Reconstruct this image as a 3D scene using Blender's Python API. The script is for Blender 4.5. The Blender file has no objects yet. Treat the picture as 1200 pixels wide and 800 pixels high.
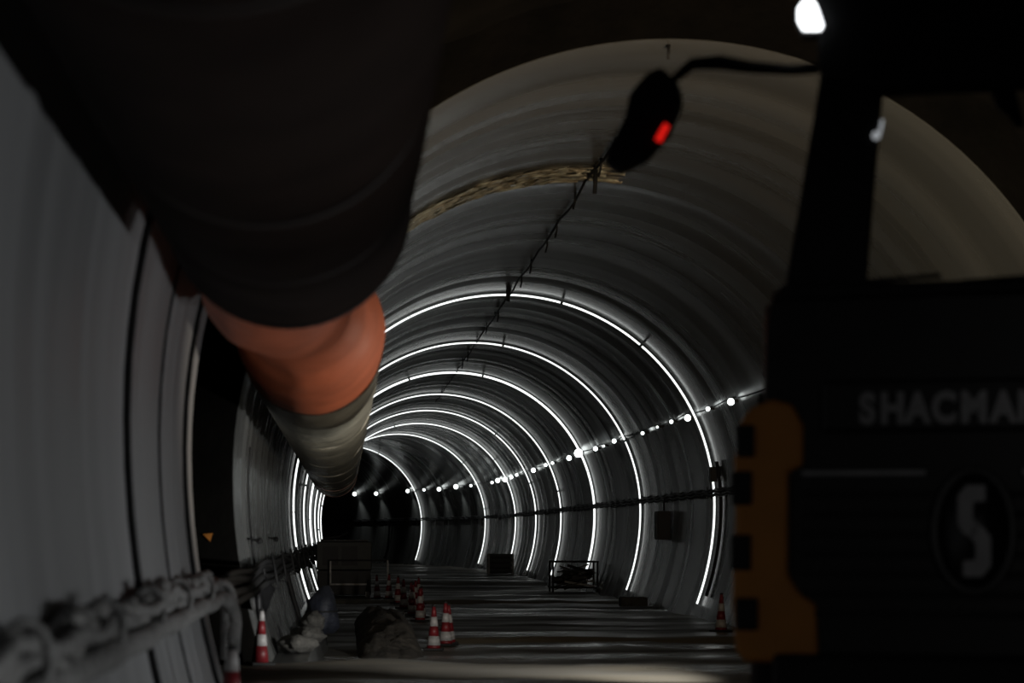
import bpy, bmesh, math, random
from mathutils import Vector, Matrix, noise

random.seed(7)
PI = math.pi
SC = bpy.context.scene
COL = SC.collection

# ------------------------------------------------------------------ camera
F = 2540.0                       # focal length in pixels of the 1200 px wide frame
VPX, VPY = 404.0, 626.0          # where the tunnel axis direction meets the picture
cam_d = bpy.data.cameras.new('camera')
cam = bpy.data.objects.new('camera', cam_d)
COL.objects.link(cam)
cam.location = (0, 0, 0)
cam.rotation_euler = (PI / 2, 0, 0)
cam_d.sensor_width = 36.0
cam_d.lens = F / 1200 * 36.0
cam_d.shift_x = (600 - VPX) / 1200
cam_d.shift_y = (VPY - 400) / 1200
cam_d.clip_end = 600
cam_d.dof.use_dof = True
cam_d.dof.focus_distance = 70.0
cam_d.dof.aperture_fstop = 1.7
SC.camera = cam

# ------------------------------------------------------------------ world, lights, exposure
w = bpy.data.worlds.new('world')
SC.world = w
w.use_nodes = True
w.node_tree.nodes['Background'].inputs[0].default_value = (0.5, 0.55, 0.6, 1)
w.node_tree.nodes['Background'].inputs[1].default_value = 0.0
SC.view_settings.view_transform = 'Standard'
SC.view_settings.look = 'None'
SC.view_settings.exposure = 0.0
SC.view_settings.gamma = 1.0
SC.view_settings.use_curve_mapping = False
try:
    SC.cycles.sample_clamp_indirect = 4.0
    SC.cycles.max_bounces = 8
except Exception:
    pass

LED_STRENGTH = 1.5
LAMP_STRENGTH = 4.0


def light(kind, name, loc, power, color=(1, 1, 1), size=0.1, aim=None, angle=None, blend=0.5):
    d = bpy.data.lights.new(name, kind)
    d.energy = power
    d.color = color
    d.shadow_soft_size = size
    o = bpy.data.objects.new(name, d)
    o.location = loc
    if aim is not None:
        o.rotation_euler = (Vector(aim) - Vector(loc)).to_track_quat('-Z', 'Y').to_euler()
    if angle is not None:
        d.spot_size = math.radians(angle)
        d.spot_blend = blend
    COL.objects.link(o)
    return o


# added unseen spots low beside the truck, washing the near left wall
for i, (ly, lp) in enumerate([(4.6, 76), (8.0, 64), (13.0, 84), (16.4, 66)]):
    light('SPOT', 'near_wall_light', (2.15, ly, -1.0), lp, (0.97, 0.985, 1.0), 0.05,
          (-1.2, ly + 0.4, 0.2), 122, 0.6)
# added unseen warm spot behind the truck, aimed at the orange duct section
light('SPOT', 'warm_duct_light', (5.4, 20.6, -0.6), 680, (1.0, 0.88, 0.74), 0.12, (-0.3, 21.0, 1.9), 66, 0.5)
light('SPOT', 'left_lining_light', (4.4, 21.5, -0.9), 3300, (0.98, 0.98, 0.95), 0.12, (-1.3, 31.5, 0.1), 62, 0.8)  # added unseen spot that brightens the left lining
# added weak spot behind the camera, lifting the truck front
light('SPOT', 'truck_front_light', (4.2, -8.0, 1.2), 105, (1.0, 0.98, 0.95), 0.4, (3.1, 10.5, 0.2), 13, 0.6)
light('SPOT', 'warm_arch_light', (4.6, 19.6, -0.4), 3600, (1.0, 0.78, 0.53), 0.15, (4.2, 30.0, 6.2), 84, 0.7)  # added unseen warm spot that brightens the front of the arch

# ------------------------------------------------------------------ helpers


class MB:
    """collects shapes, builds ONE mesh object"""

    def __init__(self):
        self.v, self.f, self.uv, self.sm = [], [], {}, []

    def add(self, vs, fs, smooth=False):
        b = len(self.v)
        self.v += [tuple(p) for p in vs]
        self.f += [tuple(i + b for i in f) for f in fs]
        self.sm += [smooth] * len(fs)
        return self

    def box(self, c, s, rot=None):
        x, y, z = (k / 2 for k in s)
        vs = [Vector((a, b, d)) for a in (-x, x) for b in (-y, y) for d in (-z, z)]
        if rot is not None:
            m = rot if isinstance(rot, Matrix) else Matrix.Rotation(rot, 3, 'Z')
            vs = [m @ p for p in vs]
        vs = [p + Vector(c) for p in vs]
        self.add(vs, [(0, 1, 3, 2), (4, 6, 7, 5), (0, 4, 5, 1), (2, 3, 7, 6), (0, 2, 6, 4), (1, 5, 7, 3)])
        return self

    def bar(self, a, b, wd, ht=None):
        a, b = Vector(a), Vector(b)
        d = b - a
        q = d.to_track_quat('Y', 'Z').to_matrix()
        return self.box((a + b) / 2, (wd, d.length, ht or wd), q)

    def tube(self, pts, r, n=8, caps=True, closed=False):
        pts = [Vector(p) for p in pts]
        k = len(pts)
        rs = r if isinstance(r, (list, tuple)) else [r] * k
        vs = []
        prev = None
        for i, p in enumerate(pts):
            if closed:
                t = pts[(i + 1) % k] - pts[i - 1]
            else:
                t = pts[min(i + 1, k - 1)] - pts[max(i - 1, 0)]
            t.normalize()
            if prev is None:
                up = Vector((0, 0, 1)) if abs(t.z) < 0.9 else Vector((1, 0, 0))
                a = t.cross(up).normalized()
            else:
                a = (prev - t * prev.dot(t)).normalized()
            prev = a
            b = t.cross(a)
            for j in range(n):
                g = 2 * PI * j / n
                vs.append(p + (a * math.cos(g) + b * math.sin(g)) * rs[i])
        fs = []
        m = k if closed else k - 1
        for i in range(m):
            for j in range(n):
                i2, j2 = (i + 1) % k, (j + 1) % n
                fs.append((i * n + j, i * n + j2, i2 * n + j2, i2 * n + j))
        if caps and not closed:
            fs.append(tuple(range(n - 1, -1, -1)))
            fs.append(tuple((k - 1) * n + j for j in range(n)))
        return self.add(vs, fs, True)

    def lathe(self, prof, n=20, c=(0, 0, 0), axis='Z'):
        vs = []
        for r, h in prof:
            for j in range(n):
                g = 2 * PI * j / n
                p = (r * math.cos(g), r * math.sin(g), h)
                if axis == 'Y':
                    p = (p[0], p[2], p[1])
                elif axis == 'X':
                    p = (p[2], p[0], p[1])
                vs.append(Vector(p) + Vector(c))
        fs = []
        for i in range(len(prof) - 1):
            for j in range(n):
                j2 = (j + 1) % n
                fs.append((i * n + j, i * n + j2, (i + 1) * n + j2, (i + 1) * n + j))
        fs.append(tuple(range(n - 1, -1, -1)))
        fs.append(tuple((len(prof) - 1) * n + j for j in range(n)))
        return self.add(vs, fs, True)

    def ball(self, c, r, n=12, sq=(1, 1, 1), rough=0.0, seed=0):
        vs, fs = [], []
        m = n // 2
        for i in range(m + 1):
            a = PI * i / m
            for j in range(n):
                g = 2 * PI * j / n
                p = Vector((math.sin(a) * math.cos(g), math.sin(a) * math.sin(g), math.cos(a)))
                k = 1 + rough * noise.noise(p * 1.7 + Vector((seed * 3.1, seed, 0)))
                vs.append(Vector((p.x * sq[0], p.y * sq[1], p.z * sq[2])) * r * k + Vector(c))
        for i in range(m):
            for j in range(n):
                j2 = (j + 1) % n
                fs.append((i * n + j, (i + 1) * n + j, (i + 1) * n + j2, i * n + j2))
        return self.add(vs, fs, True)

    def prism(self, poly, y0, y1):
        """poly in x, z, extruded along y"""
        n = len(poly)
        vs = [(x, y0, z) for x, z in poly] + [(x, y1, z) for x, z in poly]
        fs = [tuple(range(n)), tuple(range(2 * n - 1, n - 1, -1))]
        fs += [(i, i + n, (i + 1) % n + n, (i + 1) % n) for i in range(n)]
        return self.add(vs, fs)

    def build(self, name, mat, parent=None, loc=None, bevel=0.0):
        me = bpy.data.meshes.new(name)
        me.from_pydata(self.v, [], self.f)
        me.polygons.foreach_set('use_smooth', self.sm)
        me.update()
        bm = bmesh.new()
        bm.from_mesh(me)
        bmesh.ops.recalc_face_normals(bm, faces=bm.faces)
        bm.to_mesh(me)
        bm.free()
        if mat:
            me.materials.append(mat)
        o = bpy.data.objects.new(name, me)
        COL.objects.link(o)
        if parent:
            o.parent = parent
        if loc is not None:
            o.location = loc
        if bevel:
            b = o.modifiers.new('bevel', 'BEVEL')
            b.width = bevel
            b.segments = 2
            b.limit_method = 'ANGLE'
        return o


def tag(o, label=None, cat=None, group=None, kind=None):
    if label:
        o['label'] = label
    if cat:
        o['category'] = cat
    if group:
        o['group'] = group
    if kind:
        o['kind'] = kind
    return o


def empty(name, loc=(0, 0, 0), rz=0.0, label=None, cat=None, group=None, kind=None):
    o = bpy.data.objects.new(name, None)
    o.location = loc
    o.rotation_euler = (0, 0, rz)
    o.empty_display_size = 0.2
    COL.objects.link(o)
    return tag(o, label, cat, group, kind)


def copy_tree(o, parent=None):
    c = o.copy()
    COL.objects.link(c)
    if parent is not None:
        c.parent = parent
    for ch in list(o.children):
        copy_tree(ch, c)
    return c


def at(px, py=None, y=50.0, z=None):
    """point at depth y that the pixel px, py shows"""
    x = (px - VPX) * y / F
    if z is None:
        z = (VPY - py) * y / F
    return Vector((x, y, z))


# ------------------------------------------------------------------ materials

def mat(name, color, rough=0.6, metal=0.0, var=0.0, scale=3.0, stretch=(1, 1, 1), bump=0.0, bscale=None,
        rvar=0.0, spec=0.5, coord='Object', color2=None, detail=4.0, bdetail=3.0):
    m = bpy.data.materials.new(name)
    m.use_nodes = True
    nt = m.node_tree
    p = nt.nodes['Principled BSDF']
    p.inputs['Base Color'].default_value = (*color, 1)
    p.inputs['Roughness'].default_value = rough
    p.inputs['Metallic'].default_value = metal
    p.inputs['Specular IOR Level'].default_value = spec
    if var or bump or rvar or color2:
        tc = nt.nodes.new('ShaderNodeTexCoord')
        mp = nt.nodes.new('ShaderNodeMapping')
        mp.inputs['Scale'].default_value = stretch
        nt.links.new(tc.outputs[coord], mp.inputs['Vector'])
        nz = nt.nodes.new('ShaderNodeTexNoise')
        nz.inputs['Scale'].default_value = scale
        nz.inputs['Detail'].default_value = detail
        nt.links.new(mp.outputs['Vector'], nz.inputs['Vector'])
        if var or color2:
            cr = nt.nodes.new('ShaderNodeValToRGB')
            c2 = color2 or tuple(min(1, c * (1 + var)) for c in color)
            c1 = color if color2 else tuple(c * (1 - var) for c in color)
            cr.color_ramp.elements[0].color = (*c1, 1)
            cr.color_ramp.elements[1].color = (*c2, 1)
            cr.color_ramp.elements[0].position = 0.32
            cr.color_ramp.elements[1].position = 0.68
            nt.links.new(nz.outputs['Fac'], cr.inputs['Fac'])
            nt.links.new(cr.outputs['Color'], p.inputs['Base Color'])
        if rvar:
            mr = nt.nodes.new('ShaderNodeMapRange')
            mr.inputs['From Min'].default_value = 0.35
            mr.inputs['From Max'].default_value = 0.65
            mr.inputs['To Min'].default_value = max(0.03, rough - rvar)
            mr.inputs['To Max'].default_value = min(1, rough + rvar)
            nt.links.new(nz.outputs['Fac'], mr.inputs['Value'])
            nt.links.new(mr.outputs['Result'], p.inputs['Roughness'])
        if bump:
            n2 = nt.nodes.new('ShaderNodeTexNoise')
            n2.inputs['Scale'].default_value = bscale or scale * 3
            n2.inputs['Detail'].default_value = bdetail
            nt.links.new(mp.outputs['Vector'], n2.inputs['Vector'])
            bp = nt.nodes.new('ShaderNodeBump')
            bp.inputs['Strength'].default_value = bump
            bp.inputs['Distance'].default_value = 0.05
            nt.links.new(n2.outputs['Fac'], bp.inputs['Height'])
            nt.links.new(bp.outputs['Normal'], p.inputs['Normal'])
    return m


def glow(name, color, strength):
    m = bpy.data.materials.new(name)
    m.use_nodes = True
    p = m.node_tree.nodes['Principled BSDF']
    p.inputs['Base Color'].default_value = (*[c * 0.6 for c in color], 1)
    p.inputs['Emission Color'].default_value = (*color, 1)
    p.inputs['Emission Strength'].default_value = strength
    return m


# lining: smooth formed concrete, UV u = metres along the tunnel, v = metres round the arch
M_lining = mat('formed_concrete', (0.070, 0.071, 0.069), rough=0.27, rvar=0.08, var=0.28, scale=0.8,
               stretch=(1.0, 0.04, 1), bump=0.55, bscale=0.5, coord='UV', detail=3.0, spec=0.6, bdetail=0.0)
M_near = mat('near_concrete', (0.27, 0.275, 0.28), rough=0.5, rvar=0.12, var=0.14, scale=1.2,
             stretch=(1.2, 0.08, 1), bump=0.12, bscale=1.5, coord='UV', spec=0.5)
M_gap = mat('black_membrane', (0.0028, 0.0025, 0.0021), rough=0.95, var=0.3, scale=1.5, bump=0.5, bscale=5, spec=0.05)
M_floor = mat('wet_mud_concrete', (0.165, 0.142, 0.105), rough=0.55, rvar=0.35, scale=0.5,
              stretch=(0.25, 1.0, 1), bump=0.35, bscale=2.2, color2=(0.045, 0.042, 0.036), detail=6)
M_black = mat('black_plastic', (0.010, 0.010, 0.011), rough=0.55, spec=0.3, var=0.2, scale=8)
M_sackblack = mat('matte_black_sack', (0.005, 0.005, 0.0055), rough=0.8, spec=0.08, var=0.3, scale=9)
M_rubber = mat('black_rubber', (0.014, 0.014, 0.014), rough=0.75, var=0.25, scale=12, bump=0.2)
M_cable = mat('dark_cable', (0.011, 0.011, 0.0115), rough=0.65, spec=0.2, var=0.3, scale=6)
M_dust = mat('dusty_hose', (0.23, 0.23, 0.225), rough=0.85, var=0.28, scale=9, bump=0.6, bscale=22)
M_wrap = mat('dusty_wrapping', (0.24, 0.238, 0.23), rough=0.9, var=0.28, scale=6, bump=0.7, bscale=16)
M_duct_dark = mat('dusty_brown_duct', (0.017, 0.0115, 0.0095), rough=0.9, spec=0.06, var=0.25, scale=1.6, bump=0.15, bscale=5)
M_duct_orange = mat('orange_duct_fabric', (0.52, 0.135, 0.06), rough=0.55, var=0.15, scale=2.0, bump=0.15, bscale=5)
M_duct_grey = mat('grey_duct_fabric', (0.145, 0.136, 0.107), rough=0.40, var=0.3, scale=2.0, bump=0.4, bscale=6,
                  stretch=(1, 0.6, 1))
M_hoop = mat('pale_hoop', (0.45, 0.27, 0.23), rough=0.45, var=0.2, scale=6)
M_hoop_dark = mat('dark_hoop', (0.02, 0.014, 0.012), rough=0.7)
M_red = mat('red_cone_plastic', (0.15, 0.009, 0.013), rough=0.5, var=0.25, scale=7)
M_white = mat('reflective_white_band', (0.34, 0.33, 0.325), rough=0.5, var=0.15, scale=12)
M_steel = mat('dull_steel', (0.13, 0.13, 0.13), rough=0.5, metal=0.7, var=0.25, scale=6)
M_machine = mat('dark_machine_paint', (0.016, 0.0185, 0.016), rough=0.6, var=0.3, scale=5)
M_soil = mat('dark_spoil', (0.060, 0.052, 0.042), rough=0.95, var=0.5, scale=3, bump=0.9, bscale=9)
M_bag = mat('pale_woven_sack', (0.055, 0.052, 0.046), rough=0.9, var=0.3, scale=7, bump=0.5, bscale=30)
M_blue = mat('dark_blue_tarp', (0.007, 0.009, 0.016), rough=0.7, var=0.3, scale=4, bump=0.5, bscale=9)
M_gold = mat('crinkled_gold_sheet', (1.0, 0.80, 0.53), rough=0.2, metal=0.5, var=0.5, scale=5,
             stretch=(1, 4, 1), bump=0.8, bscale=8)
M_orange_paint = mat('orange_truck_paint', (0.62, 0.24, 0.03), rough=0.45, var=0.08, scale=4)
M_truck = mat('black_truck_panel', (0.010, 0.010, 0.011), rough=0.35, var=0.2, scale=5)
M_chrome = mat('dull_chrome', (0.30, 0.30, 0.31), rough=0.38, metal=0.9, var=0.1, scale=8)
M_led = glow('white_led', (0.96, 1.0, 0.98), LED_STRENGTH)
M_bulb = glow('white_bulb', (0.93, 1.0, 0.98), LAMP_STRENGTH)
M_bulb_far = glow('white_bulb_far', (0.93, 1.0, 0.98), 2.5)
M_bulb_dim = glow('dim_bulb', (0.93, 1.0, 0.98), 2.0)
M_redlamp = glow('red_lamp', (1.0, 0.015, 0.01), 0.62)
M_greenlamp = glow('green_lamp', (0.02, 0.5, 0.08), 0.35)
M_worklamp = glow('work_lamp_lens', (0.95, 0.98, 1.0), 3.0)
M_glint = glow('pillar_glint', (0.9, 0.95, 1.0), 0.28)  # glow standing in for a light reflection
M_reflector = mat('orange_reflector', (0.28, 0.10, 0.012), rough=0.5, var=0.2, scale=10)
M_glass = bpy.data.materials.new('clear_glass')
M_glass.use_nodes = True
_p = M_glass.node_tree.nodes['Principled BSDF']
_p.inputs['Base Color'].default_value = (0.93, 0.95, 0.95, 1)
_p.inputs['Transmission Weight'].default_value = 1.0
_p.inputs['Roughness'].default_value = 0.0
_p.inputs['IOR'].default_value = 1.05

# ------------------------------------------------------------------ tunnel geometry
XC, ZC, R, RL = 3.87, 0.707, 5.2, 7.0
Y_BEND, R_BEND = 112.0, 127.0


def axis(s):
    """axis point and direction at chainage s"""
    if s <= Y_BEND:
        return Vector((XC, s, 0)), Vector((0, 1, 0)), Vector((1, 0, 0))
    a = (s - Y_BEND) / R_BEND
    p = Vector((XC - R_BEND * (1 - math.cos(a)), Y_BEND + R_BEND * math.sin(a), 0))
    return p, Vector((-math.sin(a), math.cos(a), 0)), Vector((math.cos(a), math.sin(a), 0))


def half_width(z, off=0.0):
    d = z - ZC
    if d >= 0:
        return math.sqrt(max(0.0, (R + off) ** 2 - d * d))
    return (R - RL) + math.sqrt(max(0.0, (RL + off) ** 2 - d * d))


def profile(off=0.0, z_low=-2.35, n_up=64, n_low=10, left=True, right=True):
    pts = []
    lo = [z_low + (ZC - z_low) * i / n_low for i in range(n_low)]
    for z in lo:
        pts.append((-half_width(z, off), z))
    for i in range(n_up + 1):
        a = PI - PI * i / n_up
        pts.append(((R + off) * math.cos(a), ZC + (R + off) * math.sin(a)))
    for z in reversed(lo):
        pts.append((half_width(z, off), z))
    return pts


def wall_pt(s, z, side, off=0.0):
    p, d, n = axis(s)
    return p + n * (side * half_width(z, off)) + Vector((0, 0, z))


def arch_pt(s, ang, off=0.0):
    """ang from the left springline (180) over the crown (90) to the right (0), degrees"""
    p, d, n = axis(s)
    a = math.radians(ang)
    return p + n * ((R + off) * math.cos(a)) + Vector((0, 0, ZC + (R + off) * math.sin(a)))


def lining(name, material, s0, s1, ds, parent, off=0.0, wave=0.0, lip=0.12, rough=0.0, **kw):
    n = max(2, int(round((s1 - s0) / ds)) + 1)
    ss = [s0 + (s1 - s0) * i / (n - 1) for i in range(n)]
    rows = [(s, off + wave * (noise.noise(Vector((s * 0.9, 0, 3))) + 0.6 * noise.noise(Vector((s * 2.3, 5, 0))))) for s in ss]
    if lip:
        rows = [(s0, off + lip), rows[0]] + rows + [rows[-1], (s1, off + lip)]
    vs, uvs = [], []
    k = None
    for s, o in rows:
        pr = profile(o, **kw)
        k = len(pr)
        p, d, nn = axis(s)
        arc = 0.0
        for j, (x, z) in enumerate(pr):
            if j:
                arc += math.hypot(x - pr[j - 1][0], z - pr[j - 1][1])
            q = p + nn * x + Vector((0, 0, z))
            if rough:
                e = rough * noise.fractal(q * 0.9, 0.8, 2.0, 4)
                cx, cz = x, z - ZC
                l = math.hypot(cx, cz) or 1
                q += nn * (cx / l * e) + Vector((0, 0, cz / l * e))
            vs.append(q)
            uvs.append((s, arc))
    fs = [(i * k + j, i * k + j + 1, (i + 1) * k + j + 1, (i + 1) * k + j)
          for i in range(len(rows) - 1) if rows[i] != rows[i + 1] for j in range(k - 1)]
    me = bpy.data.meshes.new(name)
    me.from_pydata([tuple(v) for v in vs], [], fs)
    me.polygons.foreach_set('use_smooth', [True] * len(fs))
    uvl = me.uv_layers.new(name='UVMap')
    for poly in me.polygons:
        for li in poly.loop_indices:
            uvl.data[li].uv = uvs[me.loops[li].vertex_index]
    me.materials.append(material)
    me.update()
    o = bpy.data.objects.new(name, me)
    COL.objects.link(o)
    if parent:
        o.parent = parent
    return o


GAP0, GAP1 = 18.8, 25.9

wall_near = empty('wall_near', (0, 0, 0), kind='structure')
for a, b in [(-14, 5.6), (5.6, 13.0), (13.0, 15.4), (15.4, 17.7), (17.7, GAP0)]:
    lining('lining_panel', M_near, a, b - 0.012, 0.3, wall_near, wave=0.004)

tag(lining('wall_gap', M_gap, GAP0 - 0.6, GAP1 + 0.4, 0.25, None, off=0.62, rough=0.10, lip=0.0, n_up=90), kind='structure')

# dark end face of the lining that looks at the camera
pr0, pr1 = profile(0.01), profile(0.85)
k = len(pr0)
mb = MB()
mb.add([Vector((XC + x, GAP1 - 0.012, z)) for x, z in pr0] + [Vector((XC + x, GAP1 - 0.012, z)) for x, z in pr1] +
       [Vector((XC + x, GAP1 + 0.05, z)) for x, z in profile(0.03)],
       [(i, i + 1, k + i + 1, k + i) for i in range(k - 1)] + [(2 * k + i, 2 * k + i + 1, i + 1, i) for i in range(k - 1)])
end_face = mb.build('wall_end', M_gap)
tag(end_face, kind='structure')

wall_far = empty('wall_far', (0, 0, 0), kind='structure')
RINGS = [52.8, 66.0, 78.1, 90.2, 102.0, 113.9, 126.0, 143.0]
joints = [GAP1, 30.2, 41.0] + RINGS[:] + [155.0, 167.0, 180.0, 195.0]
for a, b in zip(joints[:-1], joints[1:]):
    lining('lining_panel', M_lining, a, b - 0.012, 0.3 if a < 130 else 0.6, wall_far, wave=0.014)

# ------------------------------------------------------------------ floor


def floor_z(s, lat):
    z = -2.0
    edge = 26.3 + 0.8 * noise.noise(Vector((lat * 0.5, 3, 0)))
    t = min(1, max(0, (edge + 1.4 - s) / 1.4))
    t = t * t * (3 - 2 * t)
    z += 0.45 * t
    # transverse channels left open in the road base
    for y0, y1, dp in ((40.1, 42.4, 0.42), (62.5, 66.0, 0.22), (86, 91, 0.18)):
        ww = 0.25 + 0.10 * noise.noise(Vector((lat * 0.6, y0, 0)))
        sh = 0.35 * noise.noise(Vector((lat * 0.35, y0, 5)))
        a = min(1, max(0, (s - y0 - sh) / ww)) * min(1, max(0, (y1 + sh - s) / ww))
        if y0 < 50:
            a *= min(1, max(0, (lat - 1.7 + XC * 0 + 4.0) / 0.5))
        z -= dp * a
    z += 0.045 * noise.fractal(Vector((lat * 0.35, s * 0.45, 0)), 0.9, 2.0, 4)
    z += 0.02 * math.sin(lat * 2.1 + 0.4) * noise.noise(Vector((lat * 0.3, s * 0.1, 8)))
    return z


def ground(x, y):
    """height of the floor below a point of the straight stretch"""
    return floor_z(y, x - XC)


ss = []
s = -14.0
while s < 196:
    ss.append(s)
    s += 0.6 if s < 24 else (0.16 if s < 70 else (0.4 if s < 115 else 1.0))
NL = 64
vs = []
for s in ss:
    p, d, n = axis(s)
    hw = 5.75 if GAP0 - 0.7 < s < GAP1 + 0.3 else 4.95
    for j in range(NL + 1):
        lat = -hw + 2 * hw * j / NL
        vs.append(tuple(p + n * lat + Vector((0, 0, floor_z(s, lat)))))
k = NL + 1
fs = [(i * k + j, i * k + j + 1, (i + 1) * k + j + 1, (i + 1) * k + j) for i in range(len(ss) - 1) for j in range(NL)]
me = bpy.data.meshes.new('floor')
me.from_pydata(vs, [], fs)
me.polygons.foreach_set('use_smooth', [True] * len(fs))
me.materials.append(M_floor)
fl = bpy.data.objects.new('floor', me)
COL.objects.link(fl)
tag(fl, kind='structure')

# ------------------------------------------------------------------ ventilation duct
DX, DZ, DR = -0.325, 1.885, 0.692
duct = empty('ventilation_duct', (0, 0, 0), label='long round fabric ventilation duct hung along the upper left of the tunnel', cat='duct')


def duct_section(name, rows, material, wr=0.0, seed=0.0, cap0=False, cap1=False, n=56):
    """rows: y, x, z, r"""
    vs = []
    for (y, x, z, r) in rows:
        for j in range(n):
            g = 2 * PI * j / n
            rr = r
            if wr:
                q = Vector((math.cos(g) * 1.4, math.sin(g) * 1.4, y * 0.9 + seed))
                rr += wr * noise.fractal(q, 0.9, 2.1, 3)
            vs.append((x + rr * math.cos(g), y, z + rr * math.sin(g)))
    fs = [(i * n + j, i * n + (j + 1) % n, (i + 1) * n + (j + 1) % n, (i + 1) * n + j)
          for i in range(len(rows) - 1) for j in range(n)]
    if cap0:
        fs.append(tuple(range(n)))
    if cap1:
        fs.append(tuple((len(rows) - 1) * n + j for j in range(n)))
    m = MB()
    m.add(vs, fs, True)
    return m.build(name, material, duct)


def lerp_rows(keys, ds):
    out = []
    for (a, b) in zip(keys[:-1], keys[1:]):
        n = max(1, int(round((b[0] - a[0]) / ds)))
        for i in range(n):
            t = i / n
            u = t * t * (3 - 2 * t)
            out.append((a[0] + (b[0] - a[0]) * t,) + tuple(a[q] + (b[q] - a[q]) * u for q in (1, 2, 3)))
    out.append(keys[-1])
    return out


near_keys = [(-8, DX, DZ, DR), (4.8, DX, DZ, DR), (5.0, DX, DZ, DR - 0.02), (5.2, DX, DZ, DR), (8.3, DX, DZ, DR),
             (8.5, DX, DZ, DR - 0.025), (8.7, DX, DZ, DR + 0.004), (10.3, DX, DZ, DR + 0.004), (10.45, DX, DZ, DR - 0.022),
             (10.6, DX, DZ, DR + 0.004), (12.35, DX, DZ, DR + 0.006), (12.5, DX, DZ, DR - 0.01), (12.58, DX, DZ, DR - 0.10),
             (12.62, DX - 0.1, DZ, 0.5)]
tag(duct_section('duct_section', lerp_rows(near_keys, 0.14), M_duct_dark, wr=0.008), 'dark brown dusty section overhead')
mid_keys = [(12.6, -0.42, 1.88, 0.50), (14.5, -0.47, 1.87, 0.54), (15.8, -0.51, 1.86, 0.55), (16.6, -0.49, 1.86, 0.50),
            (17.6, -0.40, 1.88, 0.46), (18.3, DX - 0.02, DZ, 0.53), (18.9, DX, DZ, 0.615), (19.5, DX, DZ, 0.672), (20.2, DX, DZ, 0.702), (21.4, DX, DZ, 0.70)]
tag(duct_section('duct_section', lerp_rows(mid_keys, 0.12), M_duct_orange, wr=0.016, seed=4), 'orange red bulging section')
far_keys = [(21.4, DX, DZ, 0.70)]
y = 21.4
random.seed(3)
while y < 66.5:
    st = random.uniform(1.5, 2.2)
    y2 = min(68.0, y + st)
    far_keys += [(y + st * 0.25, DX, DZ - 0.01, DR + 0.005), (y + st * 0.75, DX, DZ - 0.01, DR + 0.005), (y2, DX, DZ, DR - 0.03)]
    y = y2
far_keys.append((68.0, DX, DZ, DR))
tag(duct_section('duct_section', lerp_rows(far_keys, 0.18), M_duct_grey, wr=0.022, seed=9), 'wrinkled grey far section')


def hoop(y, r, material, t=0.018, x=DX, z=DZ, label=None):
    m = MB()
    m.tube([(x + r * math.cos(2 * PI * j / 48), y, z + r * math.sin(2 * PI * j / 48)) for j in range(48)], t, 6, closed=True)
    o = m.build('hoop', material, duct)
    if label:
        tag(o, label)


for y in (5.0, 8.5, 10.45):
    hoop(y, DR - 0.018, M_hoop_dark, 0.014)
hoop(12.42, DR + 0.004, M_hoop_dark, 0.016)
hoop(21.5, 0.70, M_hoop_dark, 0.012)
for y in (30, 38, 44.5, 50, 56, 62):
    hoop(y, DR + 0.004, M_duct_grey, 0.02)
hoop(68.0, DR, M_hoop, 0.028, label='pale pinkish end hoop')
hoop(59.0, DR + 0.01, M_hoop, 0.016, label='pale pinkish hoop')
# hanger straps up to the crown side
for y in (4, 9.5, 14.8, 22, 30, 38, 46, 54, 62):
    m = MB()
    off = 0.62 if GAP0 < y < GAP1 else 0.0
    m.bar((DX, y, DZ + (0.60 if 12.6 < y < 18 else 0.68)), (DX - 0.02, y, ZC + math.sqrt((R + off) ** 2 - (XC - DX) ** 2) - 0.0), 0.02)
    m.build('hanger', M_cable, duct)

# ------------------------------------------------------------------ LED hoops
ORD = ['first', 'second', 'third', 'fourth', 'fifth', 'sixth', 'seventh', 'eighth', 'ninth', 'tenth', 'eleventh', 'twelfth', 'thirteenth',
       'fourteenth', 'fifteenth', 'sixteenth', 'seventeenth', 'eighteenth', 'nineteenth', 'twentieth']


def hoop_path(s, off, z_low, step=0.16):
    pts = []
    z = z_low
    while z < ZC:
        pts.append(wall_pt(s, z, -1, off))
        z += step
    na = int(PI * R / step)
    for i in range(na + 1):
        pts.append(arch_pt(s, 180 - 180 * i / na, off))
    z = ZC - step
    while z > z_low:
        pts.append(wall_pt(s, z, 1, off))
        z -= step
    return pts


for i, s in enumerate(RINGS):
    p0, d0, n0 = axis(s)
    e = empty('light_hoop', (0, 0, 0), label=f'glowing white LED hoop round the tunnel lining, {ORD[i]} hoop counted from the truck',
              cat='light hoop', group='white LED hoops along the tunnel')
    s_led = s - 0.12
    path = hoop_path(s_led, -0.085, -1.70)
    rnd = random.Random(100 + i)
    cuts = [0]
    while cuts[-1] < len(path) - 14:
        cuts.append(cuts[-1] + rnd.randint(12, 24))
    cuts[-1] = len(path) - 1
    rad = 0.026 if i < 3 else 0.026 + 0.001 * i
    if i == 2:
        rad = 0.042
    for q in range(len(cuts) - 1):
        a, b = cuts[q], cuts[q + 1]
        seg = [Vector(p) for p in path[a:b + 1]]
        seg[0] = seg[0].lerp(seg[1], 0.06)
        seg[-1] = seg[-1].lerp(seg[-2], 0.06)
        # tubes never sit quite true
        jig = [p + Vector((0, 0.012 * noise.noise(p * 1.3), 0)) for p in seg]
        m = MB()
        m.tube(jig, rad, 6)
        m.build('light_tube', M_led, e)
        if q and rnd.random() < 0.55:
            m = MB()
            m.tube([path[a].lerp(path[a - 1], 0.2), path[a], path[a].lerp(path[a + 1], 0.2)], rad + 0.008, 6)
            m.build('connector', M_black, e)

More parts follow.
